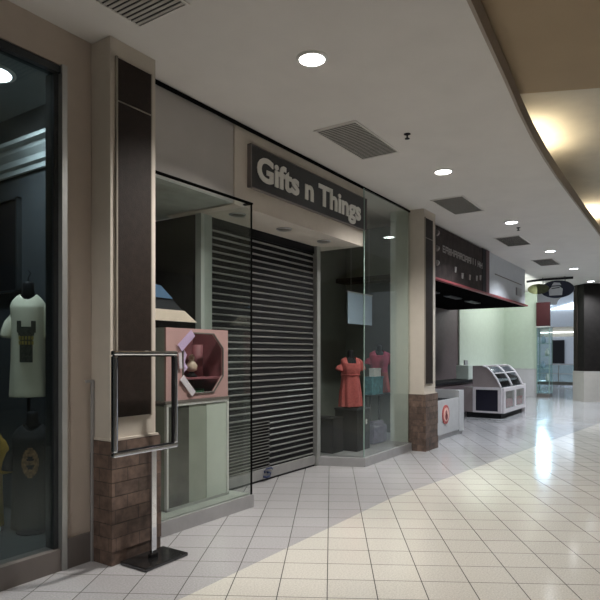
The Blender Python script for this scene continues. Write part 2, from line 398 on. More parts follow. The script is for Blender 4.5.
# ------------------------------------------------------------------ shop sign
sg = thing('shop_sign', "black signboard with off-white raised letters over the shuttered doorway", 'sign', (5.78, 3.68, 3.18))
obj('board', bxs(4.54, 7.015, 3.635, 3.679, 3.185, 3.605), M['signblack'], sg, bevel=.003)
b = B()
for x0, x1, z0, z1 in ((4.525,7.03,3.605,3.613),(4.525,7.03,3.177,3.185),(4.525,4.54,3.177,3.613),(7.015,7.03,3.177,3.613)): box(b, x0, x1, 3.632, 3.679, z0, z1)
obj('frame', b, M['kickdark'], sg)
def text_mesh(name, s, m, parent, x0, width, y, z, cap, depth=.008, bold=.0, rot=(PI/2,0,0), local=False):
    cu = bpy.data.curves.new(name, 'FONT'); cu.body = s; cu.size = 1; cu.offset = bold; cu.extrude = .5; cu.resolution_u = 4
    t = bpy.data.objects.new(name, cu); C.objects.link(t)
    dg = bpy.context.evaluated_depsgraph_get(); me = bpy.data.meshes.new_from_object(t.evaluated_get(dg))
    bpy.data.objects.remove(t); me.name = name
    xs = [v.co.x for v in me.vertices]; ys = [v.co.y for v in me.vertices]
    k = width/(max(xs)-min(xs)); kc = cap/.729
    for v in me.vertices:
        X, Y, Z = v.co
        v.co = Vector((x0+(X-min(xs))*k, y-Z*depth*2, z+Y*kc))
    o = wloc(parent) if parent else Vector((0,0,0))
    # one mesh per letter: islands whose x ranges overlap belong together
    bm = bmesh.new(); bm.from_mesh(me); bm.verts.ensure_lookup_table(); seen = set(); isl = []
    for v in bm.verts:
        if v.index in seen: continue
        st = [v]; seen.add(v.index); vs = []
        while st:
            a = st.pop(); vs.append(a.index)
            for e in a.link_edges:
                c = e.other_vert(a)
                if c.index not in seen: seen.add(c.index); st.append(c)
        xs = [bm.verts[i].co.x for i in vs]; isl.append([min(xs), max(xs), set(vs)])
    bm.free(); isl.sort(key=lambda q: q[0]); gr = []
    for a in isl:
        if gr and a[0] < gr[-1][1]-.35*min(a[1]-a[0], gr[-1][1]-gr[-1][0]): gr[-1][1] = max(gr[-1][1], a[1]); gr[-1][2] |= a[2]
        else: gr.append(a)
    for _, _, ids in gr:
        bm = bmesh.new(); bm.from_mesh(me); bm.verts.ensure_lookup_table()
        bmesh.ops.delete(bm, geom=[v for v in bm.verts if v.index not in ids], context='VERTS')
        bmesh.ops.translate(bm, verts=list(bm.verts), vec=-o)
        m2_ = bpy.data.meshes.new(name); bm.to_mesh(m2_); bm.free(); m2_.materials.append(m)
        q = bpy.data.objects.new(name, m2_); C.objects.link(q); q.parent = parent
text_mesh('letter', 'Gifts n Things', M['signletter'], sg, 4.625, 2.215, 3.632, 3.285, .245, .008, bold=.032)

# ------------------------------------------------------------------ ceiling fittings
def downlight(x, y, lens, label, z=H, r=.10, energy=0, col=(1,.95,.88), group='recessed ceiling downlights along the corridor', nm='ceiling_light'):
    t = thing(nm, label, 'ceiling light', (x, y, z), group)
    obj('trim_ring', lathe(B(), [(r*1.22, z-.001),(r*1.22, z-.006),(r*1.12, z-.014),(r, z-.016),(r, z-.003)], x, y), M['lampring'] if energy else M['kick'], t, smooth=True)
    obj('lens', lathe(B(), [(r*.98, z-.004),(r*.98, z-.012),(r*.6, z-.017),(.004, z-.019)], x, y), lens, t, smooth=True)
    if energy:
        l = bpy.data.lights.new('downlight_beam', 'SPOT'); l.energy = energy; l.spot_size = 2.35; l.spot_blend = .8; l.shadow_soft_size = .1; l.color = col
        o = bpy.data.objects.new('downlight_beam', l); C.objects.link(o); o.location = (0,0,-.03); o.parent = t
    return t
DL = [(3.75,'nearest lit round downlight in the white ceiling, above the tiled walkway'),
      (6.96,'second lit round downlight along the ceiling, beside the vent past the gift sign'),
      (10.27,'third lit round downlight along the ceiling, above the menu board end'),
      (13.6,'fourth lit round downlight along the ceiling, past the third air vent'),
      (16.7,'fifth lit round downlight, small and just above the hanging oval sign'),
      (19.86,'farthest lit round downlight, by the tall dark pillar')]
ENER = [290, 290, 290, 320, 340, 340]
for i, (x, lab) in enumerate(DL):
    downlight(x, 2.54 if i else 2.41, M['lamp'] if i < 2 else M['lampcool'], lab, energy=ENER[i], col=(1,.955,.90) if i < 2 else (.86,.93,1))
for x, lab in ((4.66,'unlit round downlight in the doorway soffit, nearest the glass bay'), (5.50,'unlit round downlight in the middle of the doorway soffit'), (6.38,'unlit round downlight in the doorway soffit, nearest the far glass bay')):
    downlight(x, 3.92, M['lampoff'], lab, z=2.969, r=.075, group='unlit soffit downlights over the shutter', nm='soffit_light')
downlight(2.42, 4.55, emit('shop_lamp_lens', (.86,.95,1), 12), 'bright round downlight in the dark shop ceiling behind the left window', z=3.719, r=.15, energy=62, col=(.8,.92,1), group=None, nm='shop_ceiling_light')

VG = 'square slatted air vents in the white ceiling'
def vent(x, label):
    t = thing('ceiling_vent', label, 'air vent', (x, 2.93, H), VG)
    x0, x1, y0, y1 = x-.505, x+.505, 2.71, 3.155
    obj('backing', bxs(x0, x1, y0, y1, H-.004, H-.001), M['ventdark'], t)
    b = B()
    for a in ((x0-.02,x1+.02,y0-.02,y0),(x0-.02,x1+.02,y1,y1+.02),(x0-.02,x0,y0,y1),(x1,x1+.02,y0,y1)): box(b, *a, H-.012, H-.001)
    obj('frame', b, M['ceiling'], t)
    b = B(); k = 26
    for i in range(k):
        xx = x0+(i+.5)*(x1-x0)/k
        extr(b, [(xx-.0165, y0, H-.011),(xx-.0155, y0, H-.013),(xx+.0135, y0, H-.008),(xx+.0125, y0, H-.006)], (0, y1-y0, 0))
    obj('louvres', b, M['vent'], t)
for x, lab in ((2.2,'dark slatted air vent nearest the camera, cut by the top edge'), (5.49,'slatted air vent in the ceiling in front of the gift sign'), (8.68,'slatted air vent in the ceiling just past the far pillar'),
               (12.0,'slatted air vent in the ceiling above the end of the menu board'), (15.2,'smallest slatted air vent, above the hanging oval sign')): vent(x, lab)
def sprinkler(x, y, label):
    t = thing('fire_sprinkler', label, 'sprinkler', (x, y, H), 'ceiling sprinkler heads')
    obj('escutcheon', lathe(B(), [(.035,H),(.035,H-.006),(.015,H-.012)], x, y, 16), M['black'], t, smooth=True)
    obj('head', lathe(B(), [(.009,H-.01),(.009,H-.045),(.026,H-.047),(.026,H-.052),(.004,H-.054)], x, y, 14), M['black'], t, smooth=True)
sprinkler(5.58, 2.42, 'black sprinkler head hanging from the ceiling right of the second air vent')
sprinkler(10.8, 2.55, 'small grey sprinkler head just past the third lit downlight')

# warm cove lamps standing on the ledge of the low ceiling
for x, lab, e in ((8.0,'warm cove tube lamp hidden above the near ceiling edge',60), (12.9,'warm cove tube lamp hidden above the ceiling edge farther along',90)):
    t = thing('cove_light', lab, 'cove light', (x, 1.62, 3.886), 'warm cove lamps above the ceiling edge')
    obj('housing', bxs(x-.62, x+.62, 1.62, 1.70, 3.887, 3.93), M['white'], t)
    obj('tube', tube(B(), [(x-.6,1.66,3.955),(x+.6,1.66,3.955)], .02, 12), M['coveglow'], t, smooth=True)
    l = bpy.data.lights.new('cove_beam', 'AREA'); l.shape = 'RECTANGLE'; l.size = 1.2; l.size_y = .05; l.energy = e*.13; l.color = (1,.86,.62)
    o = bpy.data.objects.new('cove_beam', l); C.objects.link(o); o.location = (0,-.02,.10); o.rotation_euler = (PI-.35,0,0); o.parent = t

# ------------------------------------------------------------------ chrome sign stand
fs = thing('sign_stand', 'empty chrome sign frame on a pole with a flat square base', 'sign stand', (2.925, 3.245, 0))
obj('base', bxs(2.72, 3.13, 3.11, 3.38, 0, .028), M['steelbase'], fs, bevel=.008)
obj('pole', bxs(2.89, 2.935, 3.235, 3.262, .02, .82), M['chrome'], fs, bevel=.004)
b = B(); X0, X1, Z0, Z1, e = 2.55, 3.14, .80, 1.53, .034
for a in ((X0,X1,Z0,Z0+e),(X0,X1,Z1-e,Z1)): box(b, a[0], a[1], 3.225, 3.27, a[2], a[3])
for a in ((X0,X0+e),(X1-e,X1)): box(b, a[0], a[1], 3.226, 3.269, Z0+e, Z1-e)
obj('frame', b, M['chrome'], fs, bevel=.011)
b = B()
for a in ((X0+e,X1-e,Z0+e,Z0+e+.008),(X0+e,X1-e,Z1-e-.008,Z1-e)): box(b, a[0], a[1], 3.238, 3.257, a[2], a[3])
for a in ((X0+e,X0+e+.008),(X1-e-.008,X1-e)): box(b, a[0], a[1], 3.238, 3.257, Z0+e+.008, Z1-e-.008)
obj('inner_lip', b, M['black'], fs)
obj('collar', bxs(2.88, 2.945, 3.228, 3.268, .028, .06), M['steelbase'], fs, bevel=.004)

# ------------------------------------------------------------------ near bay display
pd = thing('display_plinth', 'pale green display plinth with white corner edges inside the near glass bay', 'plinth', (3.92, 3.95, .135))
obj('body', bxs(3.53, 4.325, 3.78, 4.3, .135, 1.05), M['plinthmid'], pd)
obj('pale_panel', bxs(4.03, 4.31, 3.765, 3.78, .16, 1.04), M['plinth'], pd)
obj('sage_panel', bxs(3.80, 4.03, 3.768, 3.78, .16, 1.04), M['plinthmid'], pd)
obj('dark_reflection', bxs(3.545, 3.80, 3.768, 3.78, .16, 1.04), M['plinthdark'], pd)  # dark brown reflection painted on as a panel
b = B(); box(b, 3.52, 3.54, 3.755, 3.785, .135, 1.06); box(b, 4.312, 4.332, 3.755, 3.785, .135, 1.06); box(b, 3.52, 4.332, 3.755, 3.785, 1.05, 1.07)
obj('white_edging', b, M['white'], pd)
obj('foot_rail', bxs(3.52, 4.332, 3.755, 3.785, .135, .16), M['alu'], pd)
obj('top_shelf', bxs(3.50, 4.335, 3.75, 4.3, 1.07, 1.095), M['kickdark'], pd)

pb = thing('display_box', 'dusty pink box with an octagonal window standing on the pale plinth', 'display box', (3.92, 3.95, 1.095))
yf = 3.765; bx0, bx1, bz0, bz1 = 3.52, 4.33, 1.097, 1.74
cx, cz = 3.985, 1.425; rx, rz = .268, .275
oc = [(cx+rx*a, cz+rz*c) for a, c in ((-.5,1),(.5,1),(1,.5),(1,-.45),(.5,-1),(-.5,-1),(-1,-.45),(-1,.5))]
ou = [(bx0,bz1),(bx1,bz1),(bx1,bz0),(bx0,bz0)]
b = B(); ti = .02
vi = [b.verts.new((x, yf, z)) for x, z in oc]; vo = [b.verts.new((x, yf, z)) for x, z in ou]
vi2 = [b.verts.new((x, yf+ti, z)) for x, z in oc]; vo2 = [b.verts.new((x, yf+ti, z)) for x, z in ou]
def ringf(vi, vo):
    for f in ([vo[0],vo[1],vi[1],vi[0]],[vo[1],vi[2],vi[1]],[vo[1],vo[2],vi[3],vi[2]],[vo[2],vi[4],vi[3]],[vo[2],vo[3],vi[5],vi[4]],[vo[3],vi[6],vi[5]],[vo[3],vo[0],vi[7],vi[6]],[vo[0],vi[0],vi[7]]): b.faces.new(f)
ringf(vi, vo); ringf(vi2, vo2)
for i in range(8): b.faces.new([vi[i], vi[(i+1)%8], vi2[(i+1)%8], vi2[i]])
for i in range(4): b.faces.new([vo[i], vo[(i+1)%4], vo2[(i+1)%4], vo2[i]])
obj('front_panel', b, M['pinkbox'], pb)
b = B(); box(b, bx0, bx0+.015, yf+ti, 4.2, bz0, bz1); box(b, bx1-.015, bx1, yf+ti, 4.2, bz0, bz1); box(b, bx0+.015, bx1-.015, yf+ti, 4.2, bz0, bz0+.015)
obj('sides', b, M['post'], pb)
obj('back_panel_lit', bxs(bx0+.016, 3.985, 4.185, 4.2, bz0+.016, bz1-.016), M['pinkbox'], pb)  # paler card colour in place of light inside the box
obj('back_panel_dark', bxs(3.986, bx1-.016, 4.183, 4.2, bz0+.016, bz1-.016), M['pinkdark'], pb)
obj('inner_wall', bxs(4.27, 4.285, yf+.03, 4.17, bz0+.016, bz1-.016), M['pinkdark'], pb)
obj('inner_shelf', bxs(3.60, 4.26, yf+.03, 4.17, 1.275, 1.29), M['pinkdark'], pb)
b = B()
for i in range(8):
    p, q = oc[i], oc[(i+1)%8]
    tube(b, [(p[0], yf-.006, p[1]), (q[0], yf-.006, q[1])], .008, 6)
obj('octagon_moulding', b, M['kickdark'], pb)
b = B()
def ribbon(b, p, q, w, y):
    d = Vector((q[0]-p[0], 0, q[1]-p[1])).normalized(); nn = Vector((-d.z, 0, d.x))*w/2
    a = Vector((p[0], y, p[1])); c = Vector((q[0], y, q[1]))
    extr(b, [a-nn, c-nn, c+nn, a+nn], (0,-.006,0))
ribbon(b, (3.665,1.56), (3.83,1.70), .075, yf-.016)
obj('lavender_ribbon', b, M['lavender'], pb)
b = B(); ribbon(b, (3.69,1.30), (3.84,1.145), .06, yf-.016); ribbon(b, (3.665,1.52), (3.675,1.38), .035, yf-.018)
obj('white_ribbon', b, M['ribbonwhite'], pb)
b = B(); pts = [(3.73,yf+.03,1.57),(3.79,yf+.05,1.50),(3.74,yf+.03,1.43),(3.81,yf+.06,1.38),(3.75,yf+.03,1.31)]
tube(b, pts, [.02,.032,.036,.03,.02], 8, flat=.35)
obj('ribbon_curl', b, M['lavender'], pb, smooth=True)

fg = thing('figurine', 'tiny cream ornament on the inner shelf of the pink octagon box', 'ornament', (4.06, 3.95, 1.29))
obj('stand', lathe(B(), [(.05,1.291),(.055,1.30),(.03,1.325),(.02,1.34)], 4.02, 3.95, 18), M['black'], fg, smooth=True)
obj('body', lathe(B(), [(.02,1.34),(.05,1.355),(.055,1.40),(.035,1.43),(.018,1.445),(.03,1.46),(.028,1.485),(.008,1.505)], 4.02, 3.95, 18), M['gold'], fg, smooth=True)
g = obj('green_box', bxs(3.97, 4.10, 3.86, 3.95, 1.1125, 1.18), M['green'], None, bevel=.005); tag(g, 'small green box at the bottom of the pink octagon box', 'box')
g = obj('grey_box', bxs(3.87, 3.955, 3.86, 3.95, 1.1125, 1.16), M['purple'], None, bevel=.005); tag(g, 'small grey-blue box left of the green one inside the pink box', 'box')
g = obj('paper_roll', tube(B(), [(4.17,4.02,1.291),(4.17,4.02,1.60)], .055, 16), M['pinkdark'], None, smooth=True); tag(g, 'dark red paper roll standing right of the cream ornament', 'paper roll')

sd = thing('peaked_lampshade', 'dark peaked lampshade shape with a cream lower edge and blue tip above the pink box', 'display card', (3.85, 4.2, 1.096))  # invented lampshade shape; a reflection's brightness is put into its cream colour
b = B(); extr(b, [(3.42,4.06,1.86),(4.10,4.06,1.86),(3.75,4.06,2.12),(3.42,4.06,2.12)], (0,.28,0))
obj('dark_slope', b, M['shadedark'], sd)
b = B(); extr(b, [(3.42,4.045,1.82),(4.19,4.045,1.82),(4.02,4.045,1.925),(3.42,4.045,1.925)], (0,.012,0))
obj('cream_edge', b, M['shadecream'], sd)
b = B(); extr(b, [(3.42,4.045,2.03),(3.87,4.045,2.03),(3.72,4.045,2.14),(3.42,4.045,2.17)], (0,.012,0))
obj('blue_peak', b, M['shadeblue'], sd)
obj('stand', bxs(3.70, 3.80, 4.21, 4.27, 1.096, 1.86), M['shadedark'], sd)

# ------------------------------------------------------------------ mannequins
def ring_at(T, z):
    T = sorted(T)
    for a, c in zip(T, T[1:]):
        if a[0] <= z <= c[0]:
            f = (z-a[0])/(c[0]-a[0]); f = f*f*(3-2*f) if False else f
            return [a[i]+(c[i]-a[i])*f for i in range(1,4)]
    return T[0][1:] if z < T[0][0] else T[-1][1:]
def skin(bm, T, z0, z1, rows, seg=48, folds=0, amp=0, off=0, th0=0, th1=2*PI, close=True, neck=None):
    rings = []
    for i in range(rows+1):
        z = z0+(z1-z0)*i/rows; rx, ry, yc = ring_at(T, z); row = []
        for k in range(seg if close else seg+1):
            th = th0+(th1-th0)*k/seg
            g = 1+amp*max(0, (z1-z)/(z1-z0))**1.3*math.sin(folds*th+1.3*math.sin(2*th)+.7*z*6)
            zz = z
            if neck and i >= rows-2:   # scooped neckline at the front
                fr = max(0, -math.sin(th)); zz = z-neck*fr**2*(1 if i == rows else .5)
            row.append(bm.verts.new(((rx+off)*g*math.cos(th), yc+(ry+off)*g*math.sin(th), zz)))
        rings.append(row)
    n = len(rings[0])
    for i in range(rows):
        for k in range(n if close else n-1):
            bm.faces.new([rings[i][k], rings[i][(k+1)%n], rings[i+1][(k+1)%n], rings[i+1][k]])
    return bm
def finish(o, thick=.004, sub=1):
    s = o.modifiers.new('thickness', 'SOLIDIFY'); s.thickness = thick
    u = o.modifiers.new('smooth', 'SUBSURF'); u.levels = sub; u.render_levels = sub
    return o
def sleeve(bm, sgn, x, z, dx, dz, r0, r1, y=0):
    tube(bm, [(sgn*(x-.05), y, z+.012), (sgn*x, y, z), (sgn*(x+dx*.5), y-.005, z-dz*.45), (sgn*(x+dx), y-.01, z-dz)], [r0*.8, r0, (r0+r1)/2, r1], 16, flat=.85, cap=False)

def form(t, neck_z, zlow, sx=.9, pole=None, d=1.0):
    """black bust form: torso, neck, stand"""
    b = B(); lathe(b, [(.045,neck_z-.10),(.05,neck_z-.05),(.044,neck_z),(.046,neck_z+.035),(.03,neck_z+.05),(.006,neck_z+.055)], 0, 0, 20)
    o = obj('neck_form', b, M['black'], t, smooth=True, local=True)
    b = B(); skin(b, [(zlow,.14*sx,.09*d,0),(neck_z-.32,.13*sx,.09*d,0),(neck_z-.17,.155*sx,.09*d,0),(neck_z-.10,.10*sx,.06*d,0),(neck_z-.04,.045,.042,0)], zlow, neck_z-.04, 14)
    obj('torso_form', b, M['black'], t, smooth=True, local=True)
    if pole is not None:
        b = B(); lathe(b, [(.12,pole),(.12,pole+.012),(.02,pole+.022),(.016,pole+.05),(.016,zlow+.05)], 0, 0, 20)
        obj('stand', b, M['black'], t, smooth=True, local=True)

# coral dress on a black box, far bay
m1 = thing('mannequin', 'black bust mannequin in a coral red V-neck dress on a black box', 'mannequin', (7.34, 4.06, .74), rz=-.6)
form(m1, .78, .10, pole=.0)
T = [(.0,.175,.125,0),(.2,.165,.12,0),(.38,.14,.11,0),(.46,.13,.105,0),(.56,.15,.12,-.01),(.66,.15,.105,0),(.70,.13,.085,0),(.735,.08,.065,0)]
o = obj('dress', skin(B(), T, .02, .735, 26, 64, folds=9, amp=.10, neck=.16), M['coral'], m1, smooth=True, local=True); finish(o)
for s in (-1, 1):
    b = B(); sleeve(b, s, .14, .665, .05, .13, .052, .058)
    o = obj('sleeve', b, M['coral'], m1, smooth=True, local=True); finish(o)
b = B(); tube(b, [(.142*math.cos(a), .115*math.sin(a), .475) for a in [2*PI*k/24 for k in range(25)]], .008, 6)
obj('waist_seam', b, M['coral'], m1, smooth=True, local=True)

kb = thing('display_box_black', 'tall black box under the coral dress mannequin in the far bay', 'display box', (7.44, 4.08, .13))
obj('body', bxs(7.24, 7.64, 3.90, 4.26, .132, .715), M['black'], kb, bevel=.008)
obj('lid', bxs(7.23, 7.65, 3.89, 4.27, .715, .738), M['shadedark'], kb, bevel=.004)
obj('white_tag', bxs(7.50, 7.53, 3.888, 3.898, .50, .57), M['white'], kb)
g = tag(obj('black_crate', box(bxs(6.92, 7.20, 4.10, 4.44, .132, .60), 6.91, 7.21, 4.09, 4.45, .60, .62), M['black']), 'lower black crate left of the coral dress stand, behind the corner glass', 'crate')

# second mannequin
m2 = thing('mannequin', 'black mannequin turned sideways in a magenta red top with pink skirt, behind glass', 'mannequin', (9.0, 4.42, 0), rz=-.9)
form(m2, 1.62, .92, pole=.132)
T = [(1.22,.145,.11,0),(1.30,.15,.11,0),(1.40,.165,.12,-.01),(1.5,.17,.105,0),(1.55,.13,.085,0),(1.58,.085,.065,0)]
o = obj('top', skin(B(), T, 1.19, 1.58, 16, 48, folds=7, amp=.04, neck=.12), M['magenta'], m2, smooth=True, local=True); finish(o)
T = [(.86,.19,.13,0),(1.0,.175,.12,0),(1.2,.15,.115,0)]
o = obj('skirt', skin(B(), T, .86, 1.21, 12, 64, folds=9, amp=.08), M['coral'], m2, smooth=True, local=True); finish(o)
for s in (-1, 1):
    b = B(); sleeve(b, s, .155, 1.50, .05, .16, .055, .065)
    o = obj('sleeve', b, M['magenta'], m2, smooth=True, local=True); finish(o)

tb = thing('display_table', 'low display table with dark legs inside the far glass bay', 'table', (8.62, 4.55, .13))
obj('tabletop', bxs(8.25, 9.30, 4.20, 4.32+.02, .84, .86), M['aludark'], tb)
for x, y in ((8.28,4.22),(9.26,4.22),(8.28,4.31),(9.26,4.31)): obj('leg', bxs(x, x+.02, y, y+.02, .132, .84), M['aludark'], tb)
g = tag(obj('teal_gift_box', box(bxs(8.30, 8.70, 4.20, 4.33, .862, 1.14), 8.29, 8.71, 4.195, 4.335, 1.12, 1.15), M['teal']), 'teal patterned gift box on the low table, left of the magenta mannequin', 'gift box')
g = tag(obj('white_card_box', box(bxs(8.42, 8.66, 4.22, 4.31, 1.152, 1.28), 8.415, 8.665, 4.215, 4.315, 1.26, 1.285), M['white']), 'white card box standing on top of the teal gift box', 'card box')
b = B(); prism(b, [(7.95,4.0),(8.40,3.98),(8.42,4.14),(7.97,4.16)], .132, .42); prism(b, [(8.0,4.02),(8.36,4.0),(8.37,4.12),(8.02,4.14)], .42, .47)
bmesh.ops.bevel(b, geom=list(b.edges), offset=.02, segments=2, affect='EDGES')
g = tag(obj('floor_reflection_block', b, M['purple'], smooth=False), 'grey-purple block imitating reflections on the floor of the far glass bay', 'reflection block')  # solid block put in for purple-blue reflections on the bay floor
ps = thing('hanging_poster', 'pale blue poster hanging high inside the far glass bay', 'poster', (7.95, 4.3, 2.2))
obj('sheet', bxs(7.70, 8.50, 4.30, 4.308, 1.98, 2.46), M['paleblue'], ps)
b = B(); tube(b, [(7.68,4.304,2.465),(8.52,4.304,2.465)], .012, 8)
for x in (7.8, 8.4): tube(b, [(x,4.304,2.47),(x,4.304,H)], .003, 6)
obj('hanging_rod', b, M['alu'], ps)

# ------------------------------------------------------------------ left shop clothing
def tee(loc, label, m, rz, half=.175, hem=.0, top=.86, stand=None):
    t = thing('mannequin', label, 'mannequin', loc, rz=rz)
    form(t, top+.05, top-.55, sx=half*.8/.165, pole=stand, d=.75)
    T = [(hem,half*1.02,.10,0),(hem+.3,half*.95,.10,0),(top-.22,half*.95,.10,0),(top-.11,half*1.0,.095,0),(top-.06,half*.90,.08,0),(top-.025,half*.68,.068,0),(top,half*.46,.06,0)]
    o = obj('shirt', skin(B(), T, hem, top, 24, 56, folds=6, amp=.035, neck=.05), m, t, smooth=True, local=True); finish(o)
    for s in (-1, 1):
        b = B(); sleeve(b, s, half*.88, top-.105, .045, .27, .047, .05)
        o = obj('sleeve', b, m, t, smooth=True, local=True); finish(o)
    return t, T
t1, T1 = tee((2.75, 4.58, 1.15), 'cream long T-shirt with a dark winged print on a black neck form, left window', M['shirtwhite'], -.7, half=.14, stand=None)
def patch(bm, T, zc, hw, hh, off, fn, thc=-PI/2, res=14):
    # a print that follows the cloth: cells kept where fn(u, v) says so
    for i in range(res):
        for k in range(res):
            u = (k+.5)/res*2-1; v = (i+.5)/res*2-1
            if not fn(u, v): continue
            q = []
            for du, dv in ((0,0),(1,0),(1,1),(0,1)):
                uu = (k+du)/res*2-1; vv = (i+dv)/res*2-1
                z = zc+vv*hh; rx, ry, yc = ring_at(T, z); th = thc+uu*hw
                q.append(bm.verts.new(((rx+off)*math.cos(th), yc+(ry+off)*math.sin(th), z)))
            bm.faces.new(q)
    bmesh.ops.remove_doubles(bm, verts=list(bm.verts), dist=.0005)
    return bm
sh_ = [c for c in t1.children if c.name.startswith('shirt')][0]
pf = lambda u, v: (v > .25 and abs(u) < .95-.5*(1-v)*.6 and not (v > .75 and abs(u) < .45)) or (v <= .25 and abs(u) < .62)
o = obj('shirt_print', patch(B(), T1, .46, .62, .17, .008, pf), M['printdark'], sh_, local=True); finish(o, .002, 0)
o = obj('print_letters', patch(B(), T1, .47, .40, .035, .012, lambda u, v: (int((u+1)*7) % 3 != 2) and not (abs(v) < .12)), M['printgold'], sh_, local=True); finish(o, .002, 0)
b = B(); tube(b, [(0,0,.93),(0,0,1.0),(.02,0,1.03),(0,0,1.06)], .004, 6)
obj('hook', b, M['black'], t1, local=True)
b = B(); tube(b, [(0,.0,.5),(0,.02,.2),(0,.02,-.2),(0,.02,-1.07)], .014, 8); lathe(b, [(.13,-1.088),(.13,-1.075),(.02,-1.06)], 0, .02, 20)
obj('floor_pole', b, M['black'], t1, local=True)

t2, T2 = tee((2.70, 4.44, .10), 'black T-shirt with a faded round orange print on a low stand in the left window', M['shirtblack'], -.7, half=.155, top=.84, stand=-.035)
sh2 = [c for c in t2.children if c.name.startswith('shirt')][0]
o = obj('shirt_print', patch(B(), T2, .54, .42, .12, .008, lambda u, v: .25 < u*u+v*v < .95 or (abs(v) < .2 and abs(u) < .7)), M['printorange'], sh2, local=True); finish(o, .002, 0)
t3, T3 = tee((2.50, 4.755, .10), 'yellow T-shirt on a low stand cut off by the left edge of the photo', M['yellow'], -.7, half=.12, top=.80, stand=-.035)
g = thing('folded_garment', 'pale grey garment hanging beside the black T-shirt at the window frame', 'garment', (2.86, 4.25, .62))
b = B(); extr(b, [(2.90,4.24,.62),(2.90,4.40,.66),(2.90,4.36,1.0),(2.90,4.26,.98)], (.03,0,0))
bmesh.ops.subdivide_edges(b, edges=list(b.edges), cuts=3, use_grid_fill=True)
for v in b.verts: v.co.x += .012*math.sin(v.co.y*60)
obj('cloth', b, M['greyfab'], g, smooth=True)
b = B(); tube(b, [(2.92,4.31,.98),(2.92,4.31,1.05),(2.94,4.31,1.06),(2.999,4.31,1.06)], .006, 6)
obj('hook', b, M['black'], g, smooth=True)
g = tag(obj('white_carton', box(bxs(2.0, 2.18, 3.98, 4.16, .062, .30), 1.995, 2.185, 3.975, 4.165, .28, .305), M['white']), 'small white carton on the shop floor at the left edge', 'carton')
g = thing('wall_picture', 'large black framed panel on the dark wall behind the left window', 'picture', (2.97, 5.4, 2.3))
obj('panel', bxs(2.965, 2.998, 5.12, 6.3, 2.10, 2.93), M['black'], g)
b = B()
for a in ((5.10,6.32,2.93,2.95),(5.10,6.32,2.08,2.10),(5.10,5.12,2.08,2.95),(6.30,6.32,2.08,2.95)): box(b, 2.95, 2.998, *a)
obj('frame', b, M['aludark'], g)
g = tag(obj('dark_coat', skin(B(), [(1.16,.10,.05,4.27),(1.5,.08,.05,4.27),(1.75,.06,.05,4.27),(2.0,.02,.03,4.27)], 1.16, 2.0, 14, 28, folds=5, amp=.12), M['black'], smooth=True), 'long dark coat hanging at the right end of the left window', 'coat')
g.location = (2.895, .06, 0)
b = None

# ------------------------------------------------------------------ food stall
struct('stall_board_wall', bxs(9.04, 12.78, 3.702, 3.86, 2.83, H), M['stallbrown'])
struct('wall_bulkhead_white', bxs(12.86, 16.3, 3.68, 3.86, 2.87, H), M['farwall'])
struct('ceiling_stall', bxs(9.04, 16.3, 3.80, 5.75, 2.83, 2.87), M['black'])
struct('wall_stall_back', bxs(9.04, 17.0, 5.75, 5.85, 0, H), M['stallbrown'])
struct('wall_mint_back', bxs(17.0, 22.1, 5.70, 5.85, 0, H), M['mint'])
wm = struct('wall_mint_end', bxs(22.0, 22.12, 4.56, 5.70, 0, H), M['mint'])
b = B(); box(b, 21.97, 22.0, 4.56, 5.70, 0, .98); box(b, 17.0, 21.97, 5.67, 5.70, 0, .98)
struct('wainscot', b, M['wains'], wm)
b = B(); box(b, 21.955, 22.0, 4.56, 5.70, .98, 1.01)
struct('chair_rail', b, M['countergrey'], wm)
mb = thing('menu_board', 'dark brown menu board with pale worn lettering above the food stall', 'menu board', (10.9, 3.68, 2.85))
obj('board', bxs(9.05, 12.55, 3.655, 3.70, 2.85, 3.75), M['menu'], mb)
obj('red_end_strip', bxs(12.60, 12.84, 3.64, 3.70, 2.84, 3.77), M['red'], mb)
obj('dark_end_strip', bxs(12.36, 12.60, 3.648, 3.70, 2.85, 3.77), M['black'], mb)
b = B(); rnd = random.Random(3); x = 9.98
k = 0
while x < 12.25:      # unreadable pale letter shapes in one row
    w_ = rnd.uniform(.10,.15); z = 3.33 + rnd.uniform(-.008,.008); hgt = .125
    sh = rnd.choice('OHEIRLA'); s_ = .026
    b = B(); box(b, x, x+s_, 3.648, 3.656, z, z+hgt)
    if sh in 'OERA': box(b, x, x+w_, 3.648, 3.656, z+hgt-s_, z+hgt)
    if sh in 'OEL': box(b, x, x+w_, 3.648, 3.656, z, z+s_)
    if sh in 'OHRA': box(b, x+w_-s_, x+w_, 3.648, 3.656, z, z+hgt)
    if sh in 'HERA': box(b, x, x+w_, 3.648, 3.656, z+hgt/2-s_/2, z+hgt/2+s_/2)
    x += w_+.03; k += 1
    obj('letter', b, M['chalk'], mb)
for z in (3.62,3.35,3.10): obj('menu_mark', tube(B(), [(9.66,3.652,z),(9.70,3.646,z)], .05, 10), M['chalk'], mb)
for x, z in ((10.65,3.1),(11.05,3.03),(11.5,3.05),(11.95,3.08),(12.2,3.12)):
    obj('menu_mark', tube(B(), [(x,3.652,z-.05),(x+.005,3.650,z+.05)], [.03,.04], 8, flat=.6), M['chalk'], mb)
cn = thing('stall_canopy', 'red edged canopy strip running under the menu board and over the stall', 'canopy', (12.6, 3.66, 2.8))
b = B(); box(b, 9.04, 16.3, 3.60, 3.68, 2.80, 2.835)
obj('red_edge', b, M['redtrim'], cn)
obj('dark_underside', bxs(9.04, 16.3, 3.68, 5.74, 2.795, 2.828), M['blacktrim'], cn)
for x in (11.2, 12.6, 14.0): obj('lamp_housing', bxs(x-.4, x+.4, 4.3, 4.45, 2.77, 2.795), M['shadedark'], cn)
b = B(); box(b, 13.4, 15.9, 3.668, 3.681, 3.33, 3.35)
struct('trim_4', b, M['kickdark'])
